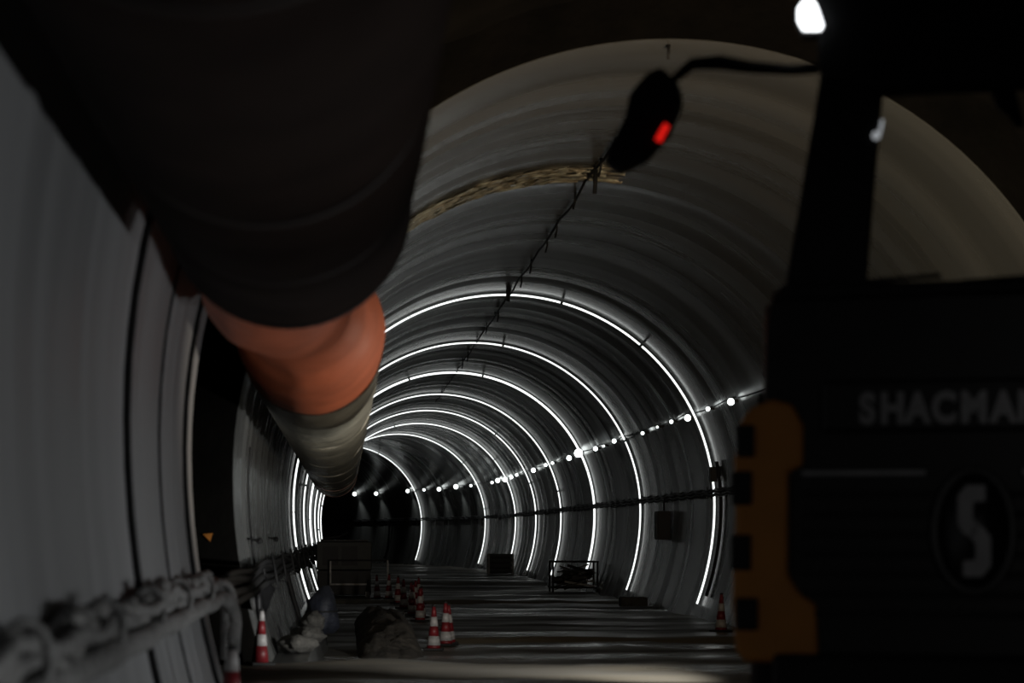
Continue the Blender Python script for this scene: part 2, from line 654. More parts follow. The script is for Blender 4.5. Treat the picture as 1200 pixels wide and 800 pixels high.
# ------------------------------------------------------------------ lamps on the right wall
LAMPS = [(860, .095, 1), (832, .062, 1), (809, .10, 1), (789, .06, 1), (772, .045, 0), (755, .062, 1), (722, .085, 1), (709, .045, 1),
         (700, .095, 1), (681, .19, 1), (669, .12, 1), (649, .075, 1), (641, .085, 1), (627, .13, 1), (607, .09, 1), (601, .10, 1),
         (594, .16, 1), (585, .15, 1), (578, .10, 1), (553, .10, 1), (536, .19, 1), (516, .17, 1), (498, .12, 1), (479, .16, 1),
         (442, .17, 1), (417, .19, 1)]
scan = [(q * 0.05, wall_pt(q * 0.05, 2.89, 1, -0.10)) for q in range(880, 3600)]
lamp_s = []
LN = len(LAMPS)
for i, (px, r, on) in enumerate(LAMPS):
    best = min(scan, key=lambda t: abs(VPX + F * t[1].x / t[1].y - px))
    s, pt = best
    lamp_s.append(s)
    if i < 20:
        lab = f'white wall lamp above the right cable run, {ORD[i]} lamp from the truck'
    else:
        lab = f'white wall lamp above the right cable run, {ORD[LN - 1 - i]} lamp from the far end'
    if not on:
        lab = f'dim half-lit wall lamp above the right cable run, {ORD[i]} lamp from the truck'
    p, d, n = axis(s)
    e = empty('wall_lamp', pt + Vector((0, 0, 0.03 * math.sin(i * 2.3))), math.atan2(n.y, n.x), label=lab, cat='lamp',
              group='lamps strung along the right wall')
    m = MB()
    r *= 0.82
    m.ball((-r * 0.4 - 0.03, 0, 0), r, 12)
    m.build('bulb', (M_bulb if i < 20 else M_bulb_far) if on else M_bulb_dim, e)
    if i >= 17 and on:
        q0 = pt - n * 0.48 + Vector((0, 0, -0.12))
        light('SPOT', 'lamp_light', q0, 60, (0.93, 1.0, 0.98), 0.06, q0 + n * 0.45 - Vector((0, 0, 1.0)), 90, 0.8)
    m = MB()
    m.box((0.075, 0, 0.02), (0.15, 0.07, 0.07))
    m.build('socket', M_black, e)
# wire that feeds them
m = MB()
pts = []
s = 44.0
while s < 176:
    pts.append(wall_pt(s, 3.0 - 0.06 * abs(math.sin(s * 0.52)), 1, -0.03))
    s += 0.5
m.tube(pts, 0.014, 5)
tag(m.build('lamp_wire', M_cable), 'thin dark wire feeding the lamps high on the right wall', 'wire')

# ------------------------------------------------------------------ right wall cable run
run = empty('cable_run', (0, 0, 0), label='dark bundle of cables on brackets along the middle of the right wall', cat='cables')
for q, (dz, oo, rr) in enumerate([(1.06, -0.10, 0.045), (0.98, -0.14, 0.04), (1.11, -0.07, 0.035)]):
    m = MB()
    pts = []
    s = 28.0
    while s < 176:
        sag = 0.05 * math.sin(s * 2 * PI / 3.0 + q) ** 2 + 0.03 * noise.noise(Vector((s * 0.4, q * 5, 0)))
        pts.append(wall_pt(s, dz - sag, 1, oo))
        s += 0.5
    m.tube(pts, rr, 6)
    m.build('cable', M_cable, run)
s = 30.0
while s < 150:
    m = MB()
    m.tube([wall_pt(s, 1.18, 1, -0.01), wall_pt(s, 0.9, 1, -0.01), wall_pt(s, 0.9, 1, -0.2), wall_pt(s, 1.0, 1, -0.2)], 0.018, 5)
    m.build('bracket', M_cable, run)
    s += 6.0

# black hose that runs down the right wall just this side of the first hoop
m = MB()
m.tube([wall_pt(51.9, 1.75 - 0.17 * i, 1, -0.06) for i in range(20)], 0.045, 6)
tag(m.build('black_hose', M_cable), 'black hose hanging down the right wall beside the first light hoop', 'hose')
e = empty('switch_box', wall_pt(52.3, 1.45, 1, -0.12), label='small dark switch box on the right wall at the first hoop', cat='switch box')
MB().box((0, 0, 0), (0.16, 0.24, 0.36)).build('box_body', M_black, e, bevel=0.01)
MB().box((-0.085, 0, 0), (0.012, 0.19, 0.30)).build('box_lid', M_machine, e)

e = empty('distribution_box', wall_pt(60.2, 0.25, 1, -0.22), label='dark electrical box under the cable run between the first and second hoops', cat='electrical box')
MB().box((0, 0, 0), (0.36, 0.6, 0.8)).build('box_body', M_black, e, bevel=0.015)
MB().box((-0.19, 0, 0), (0.02, 0.52, 0.72)).build('door', M_machine, e)
MB().box((-0.205, -0.2, 0), (0.02, 0.03, 0.1)).build('handle', M_steel, e)
m = MB()
m.tube([(0.05, 0.1, 0.4), (0.05, 0.1, 0.6), (0.08, 0.15, 0.78)], 0.03, 6)
m.build('lead', M_cable, e)

# far service pipe down the right wall
scan2 = min(scan, key=lambda t: abs(VPX + F * t[1].x / t[1].y - 449))
m = MB()
m.tube([wall_pt(scan2[0], 1.1 - 0.2 * i, 1, -0.10 - 0.03 * math.sin(i * 0.4)) for i in range(15)], 0.08, 6)
tag(m.build('drop_cable', M_cable), 'dark cable dropping down the far lit wall near the tunnel end', 'cable')

# ------------------------------------------------------------------ crown line, stubs and gold band
crown = empty('crown_cable', (0, 0, 0), label='thin dark cable fixed along the crown of the tunnel', cat='cable')
m = MB()
pts = []
s = 32.0
while s < 96:
    a = 88.4 + 0.5 * noise.noise(Vector((s * 0.35, 2, 0)))
    pts.append(arch_pt(s, a, -0.03 - 0.05 * abs(math.sin(s * 0.7))))
    s += 0.4
m.tube(pts, 0.024, 5)
m.build('cable', M_cable, crown)
random.seed(11)
for s in (34.0, 37.5, 41, 43.2, 46.5, 49.5, 57, 61, 70, 73.5):
    a = 88.4 + random.uniform(-0.4, 0.4)
    m = MB()
    m.tube([arch_pt(s, a, -0.0), arch_pt(s, a, -0.16), arch_pt(s + 0.1, a + 0.2, -0.22 - random.uniform(0, 0.1))], 0.02, 5)
    m.build('clip', M_cable, crown)


def stub(s, ang, ln, r, label):
    m = MB()
    m.tube([arch_pt(s, ang, 0.02), arch_pt(s, ang, -ln * 0.6), arch_pt(s + 0.02, ang, -ln)], [r * 1.3, r, r], 8)
    tag(m.build('grout_pipe', M_cable), label, 'pipe', 'grouting pipes hanging from the crown')


stub(26.15, 89.6, 0.17, 0.018, 'short dark pipe hanging at the front edge of the arch')
stub(35.0, 88.0, 0.40, 0.035, 'dark pipe hanging at the crown beside the gold band')
stub(52.5, 89.0, 0.26, 0.05, 'dark pipe hanging from the crown at the first light hoop')

# crinkled band: torn plastic sheet in narrow folds
band = empty('gold_band', (0, 0, 0), label='crinkled golden plastic sheet taped across the lining overhead', cat='plastic sheet')
random.seed(5)
for q in range(11):
    s0 = 34.75 + 0.125 * q
    a0 = 170 - random.uniform(0, 10)
    a1 = random.choice([88, 90, 91.5, 92, 93]) if q % 3 else 84 + random.uniform(-2, 2)
    na = 110
    vs = []
    ph = random.uniform(0, 20)
    for i in range(na + 1):
        a = a0 + (a1 - a0) * i / na
        t = i / na
        wv = 0.055 * noise.noise(Vector((a * 0.16, q * 2.2, ph)))
        lift = 0.012 + 0.025 * noise.noise(Vector((a * 0.33, ph, 1)))
        wd = 0.05 + 0.045 * noise.noise(Vector((a * 0.2, 7, ph)))
        wd *= min(1, (1 - t) * 12 + 0.1)
        up = 0.05 * noise.noise(Vector((a * 0.5, ph, 9)))
        vs.append(arch_pt(s0 + wv - wd, a, -lift - up - 0.03))
        vs.append(arch_pt(s0 + wv, a, -lift - 0.045))
        vs.append(arch_pt(s0 + wv + wd, a, -lift + up))
    fs = []
    for i in range(na):
        for j in range(2):
            fs.append((i * 3 + j, i * 3 + j + 1, i * 3 + j + 4, i * 3 + j + 3))
    m = MB()
    m.add(vs, fs, True)
    m.build('fold', M_gold, band)

# ------------------------------------------------------------------ near left wall: dark hoses round the lining
for s, r, lab in ((13.0, 0.026, 'thick black hose running down the near left wall'),
                  (15.45, 0.010, 'thin dark wire down the near left wall, left of its end edge'),
                  (17.75, 0.022, 'dark hose down the left wall right at its end edge')):
    m = MB()
    pts = [arch_pt(s, a, -r * 0.8) for a in range(96, 180, 4)] + [wall_pt(s, ZC - 0.2 * i, -1, -r * 0.8) for i in range(12)]
    m.tube(pts, r, 8)
    tag(m.build('wall_hose', M_cable), lab, 'hose')

# hose bundle along the near left wall
bundle = empty('hose_bundle', (0, 0, 0), label='dusty grey bundle of wrapped hoses along the near left wall', cat='hoses')
random.seed(21)


def bundle_path(dz, off, y0, y1, amp, seed, step=0.18):
    pts = []
    y = y0
    while y < y1:
        z = -0.47 + dz + amp * noise.noise(Vector((y * 0.9, seed, 0)))
        pts.append(wall_pt(y, z, -1, off + amp * 0.6 * noise.noise(Vector((y * 1.1, seed, 7)))))
        y += step
    return pts


for q, (dz, off, r, amp) in enumerate([(-0.085, -0.13, 0.066, 0.03), (0.0, -0.08, 0.046, 0.07), (0.075, -0.07, 0.042, 0.09), (0.06, -0.15, 0.034, 0.10)]):
    path = bundle_path(dz, off, 4.0, 18.2, amp, q * 4.0)
    # curls over and hangs down past the wall end
    e0 = path[-1]
    for t in range(1, 9):
        g = t / 8 * PI * 0.62
        path.append(e0 + Vector((0.10 * math.sin(g) + 0.05 * t / 8, 0.38 * math.sin(g), -0.20 * (1 - math.cos(g)) + 0.05 * math.sin(g * 1.6))))
    path.append(path[-1] + Vector((-0.01, 0.02, -0.18 - 0.1 * q)))
    rr = [r * (1 + 0.22 * noise.noise(Vector((i * 0.35, q, 2)))) for i in range(len(path))]
    m = MB()
    m.tube(path, rr, 9)
    m.build('hose', M_dust, bundle)
# wrapping lumps and ties
for i in range(34):
    y = 4.6 + i * 0.4 + random.uniform(-0.15, 0.15)
    z = -0.42 + random.uniform(-0.06, 0.10)
    m = MB()
    m.ball(wall_pt(y, z, -1, -0.12), random.uniform(0.045, 0.075), 10, (0.9, random.uniform(1.6, 3.4), 0.8), 0.6, i)
    m.build('wrapping', M_wrap, bundle)
for i in range(5):
    y = 7.5 + i * 2.4 + random.uniform(-0.3, 0.3)
    c = wall_pt(y, -0.44, -1, -0.115)
    m = MB()
    m.tube([c + Vector((0.085 * math.cos(2 * PI * j / 14), 0.03 * math.sin(j), 0.135 * math.sin(2 * PI * j / 14))) for j in range(14)], 0.02, 5, closed=True)
    m.build('tie', M_dust, bundle)

# thinner dark cables carry on along the left wall
runl = empty('cable_run', (0, 0, 0), label='sagging dark cables strung along the left wall beyond the near wall end', cat='cables')
random.seed(31)
for q, (dz, rr) in enumerate([(0.0, 0.06), (-0.09, 0.055), (0.07, 0.045), (-0.16, 0.04), (0.12, 0.03)]):
    m = MB()
    pts = []
    y = 18.9
    while y < 108:
        off = -0.10 - 0.03 * q
        sag = (0.02 + 0.03 * (q % 3)) * math.sin((y - 19) * PI / 9.0) ** 2
        z = -0.47 + dz - sag + 0.03 * noise.noise(Vector((y * 0.25, q * 3, 1)))
        pts.append(wall_pt(y, z, -1, off))
        y += 0.35
    m.tube(pts, rr, 6)
    m.build('cable', M_cable, runl)
for i, y in enumerate((29.2, 33.6, 39, 44, 49.5, 55, 61, 67)):
    m = MB()
    m.tube([wall_pt(y, -0.72, -1, 0.0), wall_pt(y, -0.72, -1, -0.28), wall_pt(y, -0.25, -1, -0.28)], 0.02, 5)
    m.build('bracket', M_cable, runl)
# loose loops that dangle from it in front of the first hoops
for i, (y, dep) in enumerate([(43.5, 0.28), (46.5, 0.22), (49, 0.35), (52, 0.3), (57, 0.4), (63, 0.35), (70, 0.35), (75, 0.4), (84, 0.4)]):
    m = MB()
    pts = []
    for j in range(15):
        t = j / 14
        pts.append(wall_pt(y + 2.2 * t, -0.45 - dep * math.sin(PI * t) + 0.05 * math.cos(9 * t + i), -1, -0.2 - 0.05 * math.sin(7 * t + i)))
    m.tube(pts, 0.04, 6)
    m.build('loop', M_cable, runl)

# hooks on the far-left lining
for i, (y, ln, lab) in enumerate([(28.6, 0.20, 'dark steel hook on the left lining near its front edge'),
                                  (36.5, 0.16, 'second dark steel hook on the left lining, left of the first hoop')]):
    m = MB()
    m.tube([wall_pt(y, -0.04, -1, 0.02), wall_pt(y - 0.3, -0.06, -1, -0.04), wall_pt(y + 0.9, -0.08, -1, -ln * 0.6)], 0.016, 6)
    m.ball(wall_pt(y + 0.9, -0.085, -1, -ln * 0.6), 0.05, 8)
    tag(m.build('steel_hook', M_cable), lab, 'hook')
# wires down the left lining
for y, r, lab in ((29.7, 0.012, 'thin wire down the left lining near its front edge'), (42.0, 0.055, 'dark hose down the left lining before the first hoop')):
    m = MB()
    z0 = 1.2 if r < 0.03 else -0.4
    m.tube([wall_pt(y, z0 - 0.16 * i, -1, -r) for i in range(int((z0 + 1.9) / 0.16))], r, 6)
    tag(m.build('wall_hose', M_cable), lab, 'hose')
# orange reflector on the dark end face
e = empty('reflector', (-1.635, GAP1 - 0.03, -0.03), label='small orange reflector on the dark wall left of the lining', cat='reflector')
MB().prism([(-0.06, 0.035), (0.06, 0.045), (0.03, -0.055)], -0.012, 0.0).build('plate', M_reflector, e)
MB().box((0.0, 0.006, 0.0), (0.03, 0.012, 0.03)).build('bolt', M_black, e)

# ------------------------------------------------------------------ traffic cones
random.seed(17)


def make_cone(white_top=False):
    e = empty('traffic_cone')
    h = 0.76

    def rad(z):
        return 0.125 - 0.095 * (z / h)

    m = MB()
    m.box((0, 0, 0.02), (0.34, 0.34, 0.04))
    m.build('base', M_rubber, e, bevel=0.015)
    bands = [(0.04, 0.09, M_red), (0.09, 0.25, M_white), (0.25, 0.42, M_red), (0.42, 0.58, M_white), (0.58, 0.76, M_red)]
    if white_top:
        bands = [(0.04, 0.27, M_red), (0.27, 0.43, M_white), (0.43, 0.62, M_red), (0.62, 0.76, M_white)]
    for z0, z1, mm in bands:
        m = MB()
        g = 0.003 if mm is M_white else 0.0
        m.lathe([(rad(z0) + g, z0), (rad(z1) + g, z1)], 18)
        m.build('red_band' if mm is M_red else 'white_band', mm, e)
    m = MB()
    m.lathe([(0.034, 0.755), (0.034, 0.78), (0.02, 0.79)], 12)
    m.build('tip', M_rubber, e)
    return e


proto = None
CONES = [  # x, y, scale, label
    (1.545, 37.6, 1.0, 'red and white traffic cone at the front of the cone row, nearest the camera'),
    (1.80, 38.6, 1.0, 'second traffic cone in the row, right behind the front one'),
    (1.90, 39.3, .93, 'traffic cone standing just right of the two front cones'),
    (1.72, 49.6, 1.0, 'fourth traffic cone back in the row, after the gap'),
    (1.82, 51.5, .95, 'fifth traffic cone back in the row beside the spoil heap'),
    (1.66, 53.5, 1.0, 'sixth traffic cone back in the row beside the spoil heap'),
    (1.74, 56.0, 1.0, 'seventh traffic cone back in the row'),
    (1.58, 58.0, 1.0, 'eighth traffic cone back in the row'),
    (1.94, 59.5, .95, 'ninth traffic cone back in the row, on its right side'),
    (1.50, 61.5, 1.0, 'tenth traffic cone back in the row, toward the railing'),
    (2.12, 62.2, 1.0, 'rightmost traffic cone of the far cluster in the row'),
    (1.72, 64.5, 1.0, 'traffic cone at the back of the row, behind the cluster'),
    (1.36, 67.2, 1.0, 'traffic cone standing by the railing post'),
    (1.02, 68.2, .95, 'leftmost far traffic cone in front of the railing'),
    (7.62, 43.9, 1.0, 'red and white traffic cone at the right wall beside the truck'),
    (-1.0, 25.6, .84, 'white tipped traffic cone at the left wall below the black hanging bag'),
    (-0.755, 14.2, 1.0, 'white tipped traffic cone at the bottom edge beside the end of the near left wall'),
]
for i, (x, y, sc, lab) in enumerate(CONES):
    if i == len(CONES) - 2:
        proto = None
    c = make_cone(i >= len(CONES) - 2) if proto is None else copy_tree(proto)
    proto = proto or c
    c.location = (x, y, ground(x, y) + 0.005)
    c.scale = (sc, sc, sc)
    c.rotation_euler = (random.uniform(-.03, .03), random.uniform(-.03, .03), random.uniform(0, 1.5))
    tag(c, lab, 'traffic cone', 'red and white traffic cones')

# ------------------------------------------------------------------ spoil heap beside the cones
NX, NY = 34, 50
vs = []
for i in range(NY + 1):
    y = 34.6 + 15.2 * i / NY
    for j in range(NX + 1):
        x = 0.20 + 1.12 * j / NX
        ty = i / NY
        tx = j / NX
        prof = math.sin(PI * min(1, max(0, tx))) ** 0.6
        ridge = min(1, ty / 0.16) * min(1, (1 - ty) / 0.12)
        hgt = (0.46 + 0.34 * noise.noise(Vector((x * 1.1, y * 0.35, 4)))) * prof * ridge
        hgt += 0.12 * noise.fractal(Vector((x * 2.2, y * 1.5, 0)), 0.8, 2.0, 4) * min(1, prof * 2) * min(1, ridge * 2)
        vs.append((x, y, ground(x, y) - 0.04 + max(0, hgt)))
k = NX + 1
m = MB()
m.add(vs, [(i * k + j, i * k + j + 1, (i + 1) * k + j + 1, (i + 1) * k + j) for i in range(NY) for j in range(NX)], True)
tag(m.build('spoil_heap', M_soil), 'dark heap of muddy spoil on the floor left of the cones', 'soil', kind='stuff')

# ------------------------------------------------------------------ things along the left wall foot
SACKS = [(-0.66, 29.5, -1.50, 0.22, (1.2, 1.6, 0.55), 'pale sack slumped on the left wall foot, frontmost of three'),
         (-0.55, 31.8, -1.48, 0.22, (1.2, 1.9, 0.6), 'pale grey sack lying behind the frontmost sack at the left wall'),
         (-0.50, 33.0, -1.33, 0.20, (1.0, 1.5, 0.7), 'pale grey sack on top of the sacks at the left wall')]
# low kerb that carries them
m = MB()
vs = []
ys = [26.6 + 0.5 * i for i in range(70)]
for y in ys:
    wl = XC - half_width(-1.7) + 0.02
    n1 = 0.06 * noise.noise(Vector((y * 0.6, 1, 1)))
    for x, z in ((wl - 0.15, -2.1), (wl - 0.15, -1.62 + n1), (wl + 0.42 + n1, -1.60 + n1), (wl + 0.58 + n1 * 2, -2.1)):
        vs.append((x, y, z))
fs = [(i * 4 + j, i * 4 + j + 1, i * 4 + j + 5, i * 4 + j + 4) for i in range(len(ys) - 1) for j in range(3)]
fs += [(0, 1, 2, 3)]
m.add(vs, fs)
tag(m.build('trim_1', M_lining), kind='structure')
for i, (x, y, z, r, sq, lab) in enumerate(SACKS):
    m = MB()
    m.ball((0, 0, 0), r, 16, sq, 0.5, i + 3)
    m.tube([(0, -r * sq[1] * 0.9, 0.02), (0.02, -r * sq[1] * 1.15, 0.05)], [0.05, 0.09], 8)
    tag(m.build('sack', M_bag, loc=(x, y, z)), lab, 'sack', 'pale sacks at the left wall foot')

e = empty('hanging_bag', wall_pt(28.2, -0.58, -1, -0.13), label='black bag hanging from the cables on the left wall', cat='bag')
m = MB()
m.ball((0, 0, -0.20), 0.23, 14, (0.66, 0.7, 1.0), 0.35, 2)
m.build('sack_body', M_sackblack, e)
m = MB()
m.tube([(-0.04, 0, 0.0), (-0.03, 0, 0.12), (0.0, 0, 0.17), (0.03, 0, 0.12), (0.04, 0, 0.0)], 0.012, 6)
m.build('strap', M_black, e)
e = empty('hanging_cloth', wall_pt(24.2, -0.58, -1, -0.06), label='pale grey rag hung over the cables left of the black bag', cat='cloth')
vs = []
for i in range(11):
    for j in range(9):
        u, v = j / 8 - 0.5, i / 10
        vs.append((u * (0.17 + 0.06 * v) + 0.01 * math.sin(v * 7), 0.05 * math.sin(u * 16 + v * 2), -0.34 * v - 0.05 * abs(u) + 0.1))
fs = [(i * 9 + j, i * 9 + j + 1, i * 9 + j + 10, i * 9 + j + 9) for i in range(10) for j in range(8)]
m = MB()
m.add(vs, fs, True)
o = m.build('cloth', M_bag, e)
sd = o.modifiers.new('solid', 'SOLIDIFY')
sd.thickness = 0.01
m = MB()
m.tube([(-0.12, 0, 0.1), (0.12, 0, 0.1)], 0.012, 6)
m.build('rod', M_cable, e)

# black plastic drape under the bag
e = empty('plastic_drape', wall_pt(27.4, -0.75, -1, -0.03), label='black plastic drape hanging down below the black bag', cat='plastic sheet')
vs = []
for i in range(9):
    for j in range(9):
        u, v = j / 8 - 0.5, i / 8
        vs.append((u * 0.16 + 0.14 * v * 0.5, 0.04 * math.sin(u * 14 + v * 3), -0.72 * v))
fs = [(i * 9 + j, i * 9 + j + 1, i * 9 + j + 10, i * 9 + j + 9) for i in range(8) for j in range(8)]
m = MB()
m.add(vs, fs, True)
o = m.build('sheet', M_black, e)
sd = o.modifiers.new('solid', 'SOLIDIFY')
sd.thickness = 0.008

e = empty('tarp_bundle', (-0.36, 35.2, -1.6), label='dark blue tarpaulin bundle standing at the left wall behind the sacks', cat='tarpaulin')
m = MB()
m.ball((0, 0, 0.33), 0.36, 18, (0.75, 1.2, 1.0), 0.45, 8)
m.build('tarp', M_blue, e)
m = MB()
m.tube([(0.3 * math.cos(2 * PI * j / 18) * 0.9, 0.46 * math.sin(2 * PI * j / 18), 0.36) for j in range(18)], 0.014, 5, closed=True)
m.build('rope', M_cable, e)

# ------------------------------------------------------------------ machine with railing, left of centre
mc = empty('pump_skid', (0.0, 69.0, ground(0.4, 69.0)), label='dark boxy machine on a skid with a thin railing, left of the cone row', cat='machine')
m = MB()
m.box((-0.02, 0.4, 1.30), (1.75, 1.5, 0.9))
m.build('housing', M_machine, mc, bevel=0.03)
m = MB()
m.box((0.0, 0.4, 1.78), (1.5, 1.6, 0.05))
m.build('lid', M_black, mc)
for x in (-0.46, 0.15):
    MB().box((x, -0.36, 1.3), (0.5, 0.03, 0.62)).build('panel', M_black, mc)
m = MB()
m.box((-0.02, 0.4, 0.45), (1.7, 1.4, 0.78))
m.build('engine_block', M_black, mc, bevel=0.02)
for x in (-0.75, 0.72):
    MB().box((x, 0.3, 0.08), (0.14, 2.0, 0.16)).build('runner', M_steel, mc)
MB().box((-0.45, -0.42, 0.78), (0.05, 0.05, 0.75)).build('upright', M_steel, mc)
MB().box((0.1, -0.42, 0.40), (1.2, 0.05, 0.05)).build('lower_rail', M_steel, mc)
MB().box((0.42, -0.5, 1.16), (1.9, 0.045, 0.05)).build('top_rail', M_cable, mc)
for x in (-0.5, 1.36):
    MB().box((x, -0.5, 0.58), (0.05, 0.05, 1.16)).build('post', M_steel if x > 0 else M_cable, mc)
m = MB()
m.tube([(-0.75, 0.0, 1.75), (-0.62, 0.0, 1.86), (-0.2, 0.0, 1.9), (0.1, 0, 2.05)], 0.05, 6)
m.build('jib', M_cable, mc)

# ------------------------------------------------------------------ scrap rack at the right wall
rk = empty('scrap_rack', (7.9, 74.5, ground(7.9, 74.5)), label='low rack heaped with scrap timber and steel at the right wall', cat='scrap rack')
for x in (-0.8, 0.72):
    for y in (-0.6, 0.6):
        MB().box((x, y, 0.52), (0.06, 0.06, 1.04)).build('post', M_cable, rk)
for y in (-0.6, 0.6):
    MB().box((-0.04, y, 1.04), (1.6, 0.06, 0.06)).build('rail', M_cable, rk)
MB().box((-0.04, 0, 0.16), (1.62, 1.3, 0.06)).build('deck', M_cable, rk)
random.seed(41)
for i in range(26):
    a = random.uniform(-0.35, 0.35)
    l = random.uniform(0.5, 1.3)
    z = 0.22 + 0.6 * random.random() ** 1.3
    m = MB()
    rot = Matrix.Rotation(a, 3, 'Z') @ Matrix.Rotation(random.uniform(-0.35, 0.35), 3, 'Y')
    m.box((random.uniform(-0.3, 0.22), random.uniform(-0.55, 0.5), z), (l, random.uniform(0.06, 0.16), random.uniform(0.03, 0.09)), rot)
    m.build('plank', random.choice([M_machine, M_cable, M_steel, M_bag, M_black]), rk)

for i in range(16):
    m = MB()
    m.ball((random.uniform(-0.6, 0.45), random.uniform(-0.5, 0.45), 0.25 + 0.45 * random.random()), random.uniform(0.1, 0.2), 7,
           (1.3, 1.0, 0.6), 0.8, i * 3 + 1)
    m.build('chunk', random.choice([M_machine, M_cable, M_steel, M_black, M_black]), rk)

cr = empty('crate', (7.75, 108.0, ground(7.75, 108)), label='dark open crate far down the right wall by the fifth hoop', cat='crate')
for x in (-0.6, 0.6):
    for y in (-0.4, 0.4):
        MB().box((x, y, 0.5), (0.09, 0.09, 1.0)).build('post', M_steel, cr)
for z in (0.2, 0.45, 0.7, 0.96):
    MB().box((0, -0.42, z), (1.3, 0.04, 0.13)).build('board', M_machine, cr)
MB().box((0, 0.42, 0.5), (1.3, 0.04, 0.95)).build('back_panel', M_black, cr)
MB().box((0, 0, 0.12), (1.25, 0.8, 0.06)).build('deck', M_black, cr)

bl = MB()
bl.box((0, 0, 0.13), (0.75, 0.5, 0.26))
o = bl.build('concrete_block', M_bag, loc=(8.05, 60.5, ground(8.05, 60.5) - 0.01), bevel=0.03)
tag(o, 'grey concrete block on the floor at the right wall before the second hoop', 'block')

# ------------------------------------------------------------------ truck
TY = 10.5                    # plane of its front
TF = TY / F
GZ = -1.55
CX = (1130 - VPX) * TF       # middle of the truck


def tx(px):
    return (px - VPX) * TF


def tz(py):
    return (VPY - py) * TF


truck = empty('truck', (0, 0, 0), label='black and orange heavy truck facing the camera on the right', cat='truck')
HW = CX - tx(855)
# front panel below the windscreen
m = MB()
L = tx(893)
Rr = 2 * CX - L
m.prism([(L, tz(470)), (L + 0.01, tz(385)), (tx(905), tz(340)), (2 * CX - tx(905), tz(340)), (Rr - 0.01, tz(385)), (Rr, tz(470)),
         (2 * CX - tx(915), tz(480)), (2 * CX - tx(915), tz(772)), (tx(915), tz(772)), (tx(915), tz(480))], TY + 0.03, TY + 0.30)
m.build('front_panel', M_truck, truck, bevel=0.02)
# cowl with wipers
m = MB()
m.box((CX, TY + 0.06, tz(345)), (2 * (CX - tx(912)), 0.22, 0.07))
m.build('cowl', M_black, truck, bevel=0.02)
for x0, x1 in ((CX - 0.75, CX - 0.15), (CX - 0.05, CX + 0.6)):
    MB().bar((x0, TY - 0.01, tz(338)), (x1, TY - 0.01, tz(338) + 0.035), 0.022).build('wiper', M_black, truck)
# name panel
MB().box((CX, TY + 0.01, tz(478)), (2 * (CX - tx(960)), 0.05, 0.25)).build('name_panel', M_truck, truck, bevel=0.02)
# grille
gl = MB()
gl.box((CX, TY + 0.03, tz(645)), (2 * (CX - tx(930)), 0.05, (tz(560) - tz(735))))
grille = gl.build('grille', M_truck, truck)
for q in range(7):
    z = tz(580 + q * 23)
    MB().box((CX, TY + 0.0, z), (2 * (CX - tx(938)), 0.03, 0.035)).build('grille_slat', M_black, grille)
m = MB()
m.box((CX - (CX - tx(938)) / 2 - 0.11, TY - 0.005, tz(555)), (CX - tx(938) - 0.22, 0.03, 0.022))
m.build('chrome_strip', M_chrome, truck)
m = MB()
m.box((CX + (CX - tx(938)) / 2 + 0.11, TY - 0.005, tz(555)), (CX - tx(938) - 0.22, 0.03, 0.022))
m.build('chrome_strip', M_chrome, truck)
# lettering
word = 'SHACMAN'
for i, ch in enumerate(word):
    cu = bpy.data.curves.new('letter_curve', 'FONT')
    cu.body = ch
    cu.size = 0.195
    cu.extrude = 0.008
    cu.offset = 0.010
    cu.align_x = 'CENTER'
    tmp = bpy.data.objects.new('letter_curve', cu)
    COL.objects.link(tmp)
    dg = bpy.context.evaluated_depsgraph_get()
    me = bpy.data.meshes.new_from_object(tmp.evaluated_get(dg))
    bpy.data.objects.remove(tmp)
    me.materials.clear()
    me.materials.append(M_chrome)
    o = bpy.data.objects.new('letter', me)
    COL.objects.link(o)
    o.parent = truck
    o.rotation_euler = (PI / 2, 0, 0)
    o.scale = (0.80, 1.0, 1.0)
    o.location = (tx(1012 + (0, 28, 56, 85, 118, 150, 180)[i]), TY - 0.03, tz(497))
# oval emblem: ring and S mark
em = MB()
ez = tz(622)
ring = []
for j in range(40):
    g = 2 * PI * j / 40
    ring.append((CX + 0.178 * math.cos(g), TY - 0.04, ez + 0.285 * math.sin(g)))
em.tube(ring, 0.017, 8, closed=True)
em.build('emblem_ring', M_steel, truck)
m = MB()
m.lathe([(0.17, 0), (0.17, 0.02)], 36, (0, 0, 0), 'Y')
o = m.build('emblem_plate', M_truck, truck, loc=(CX, TY - 0.035, ez))
o.scale = (1.0, 1.0, 1.64)
m = MB()
half = [(0.05, 0.215), (-0.035, 0.215), (-0.075, 0.165), (-0.075, 0.03), (-0.045, -0.015), (0.012, -0.035), (0.02, 0.03), (-0.005, 0.055), (-0.005, 0.135), (0.05, 0.14)]
m.prism([(x, z) for x, z in half], -0.02, 0.02)
m.prism([(-x, -z) for x, z in half], -0.02, 0.02)
m.build('emblem_mark', M_chrome, truck, loc=(CX, TY - 0.05, ez))
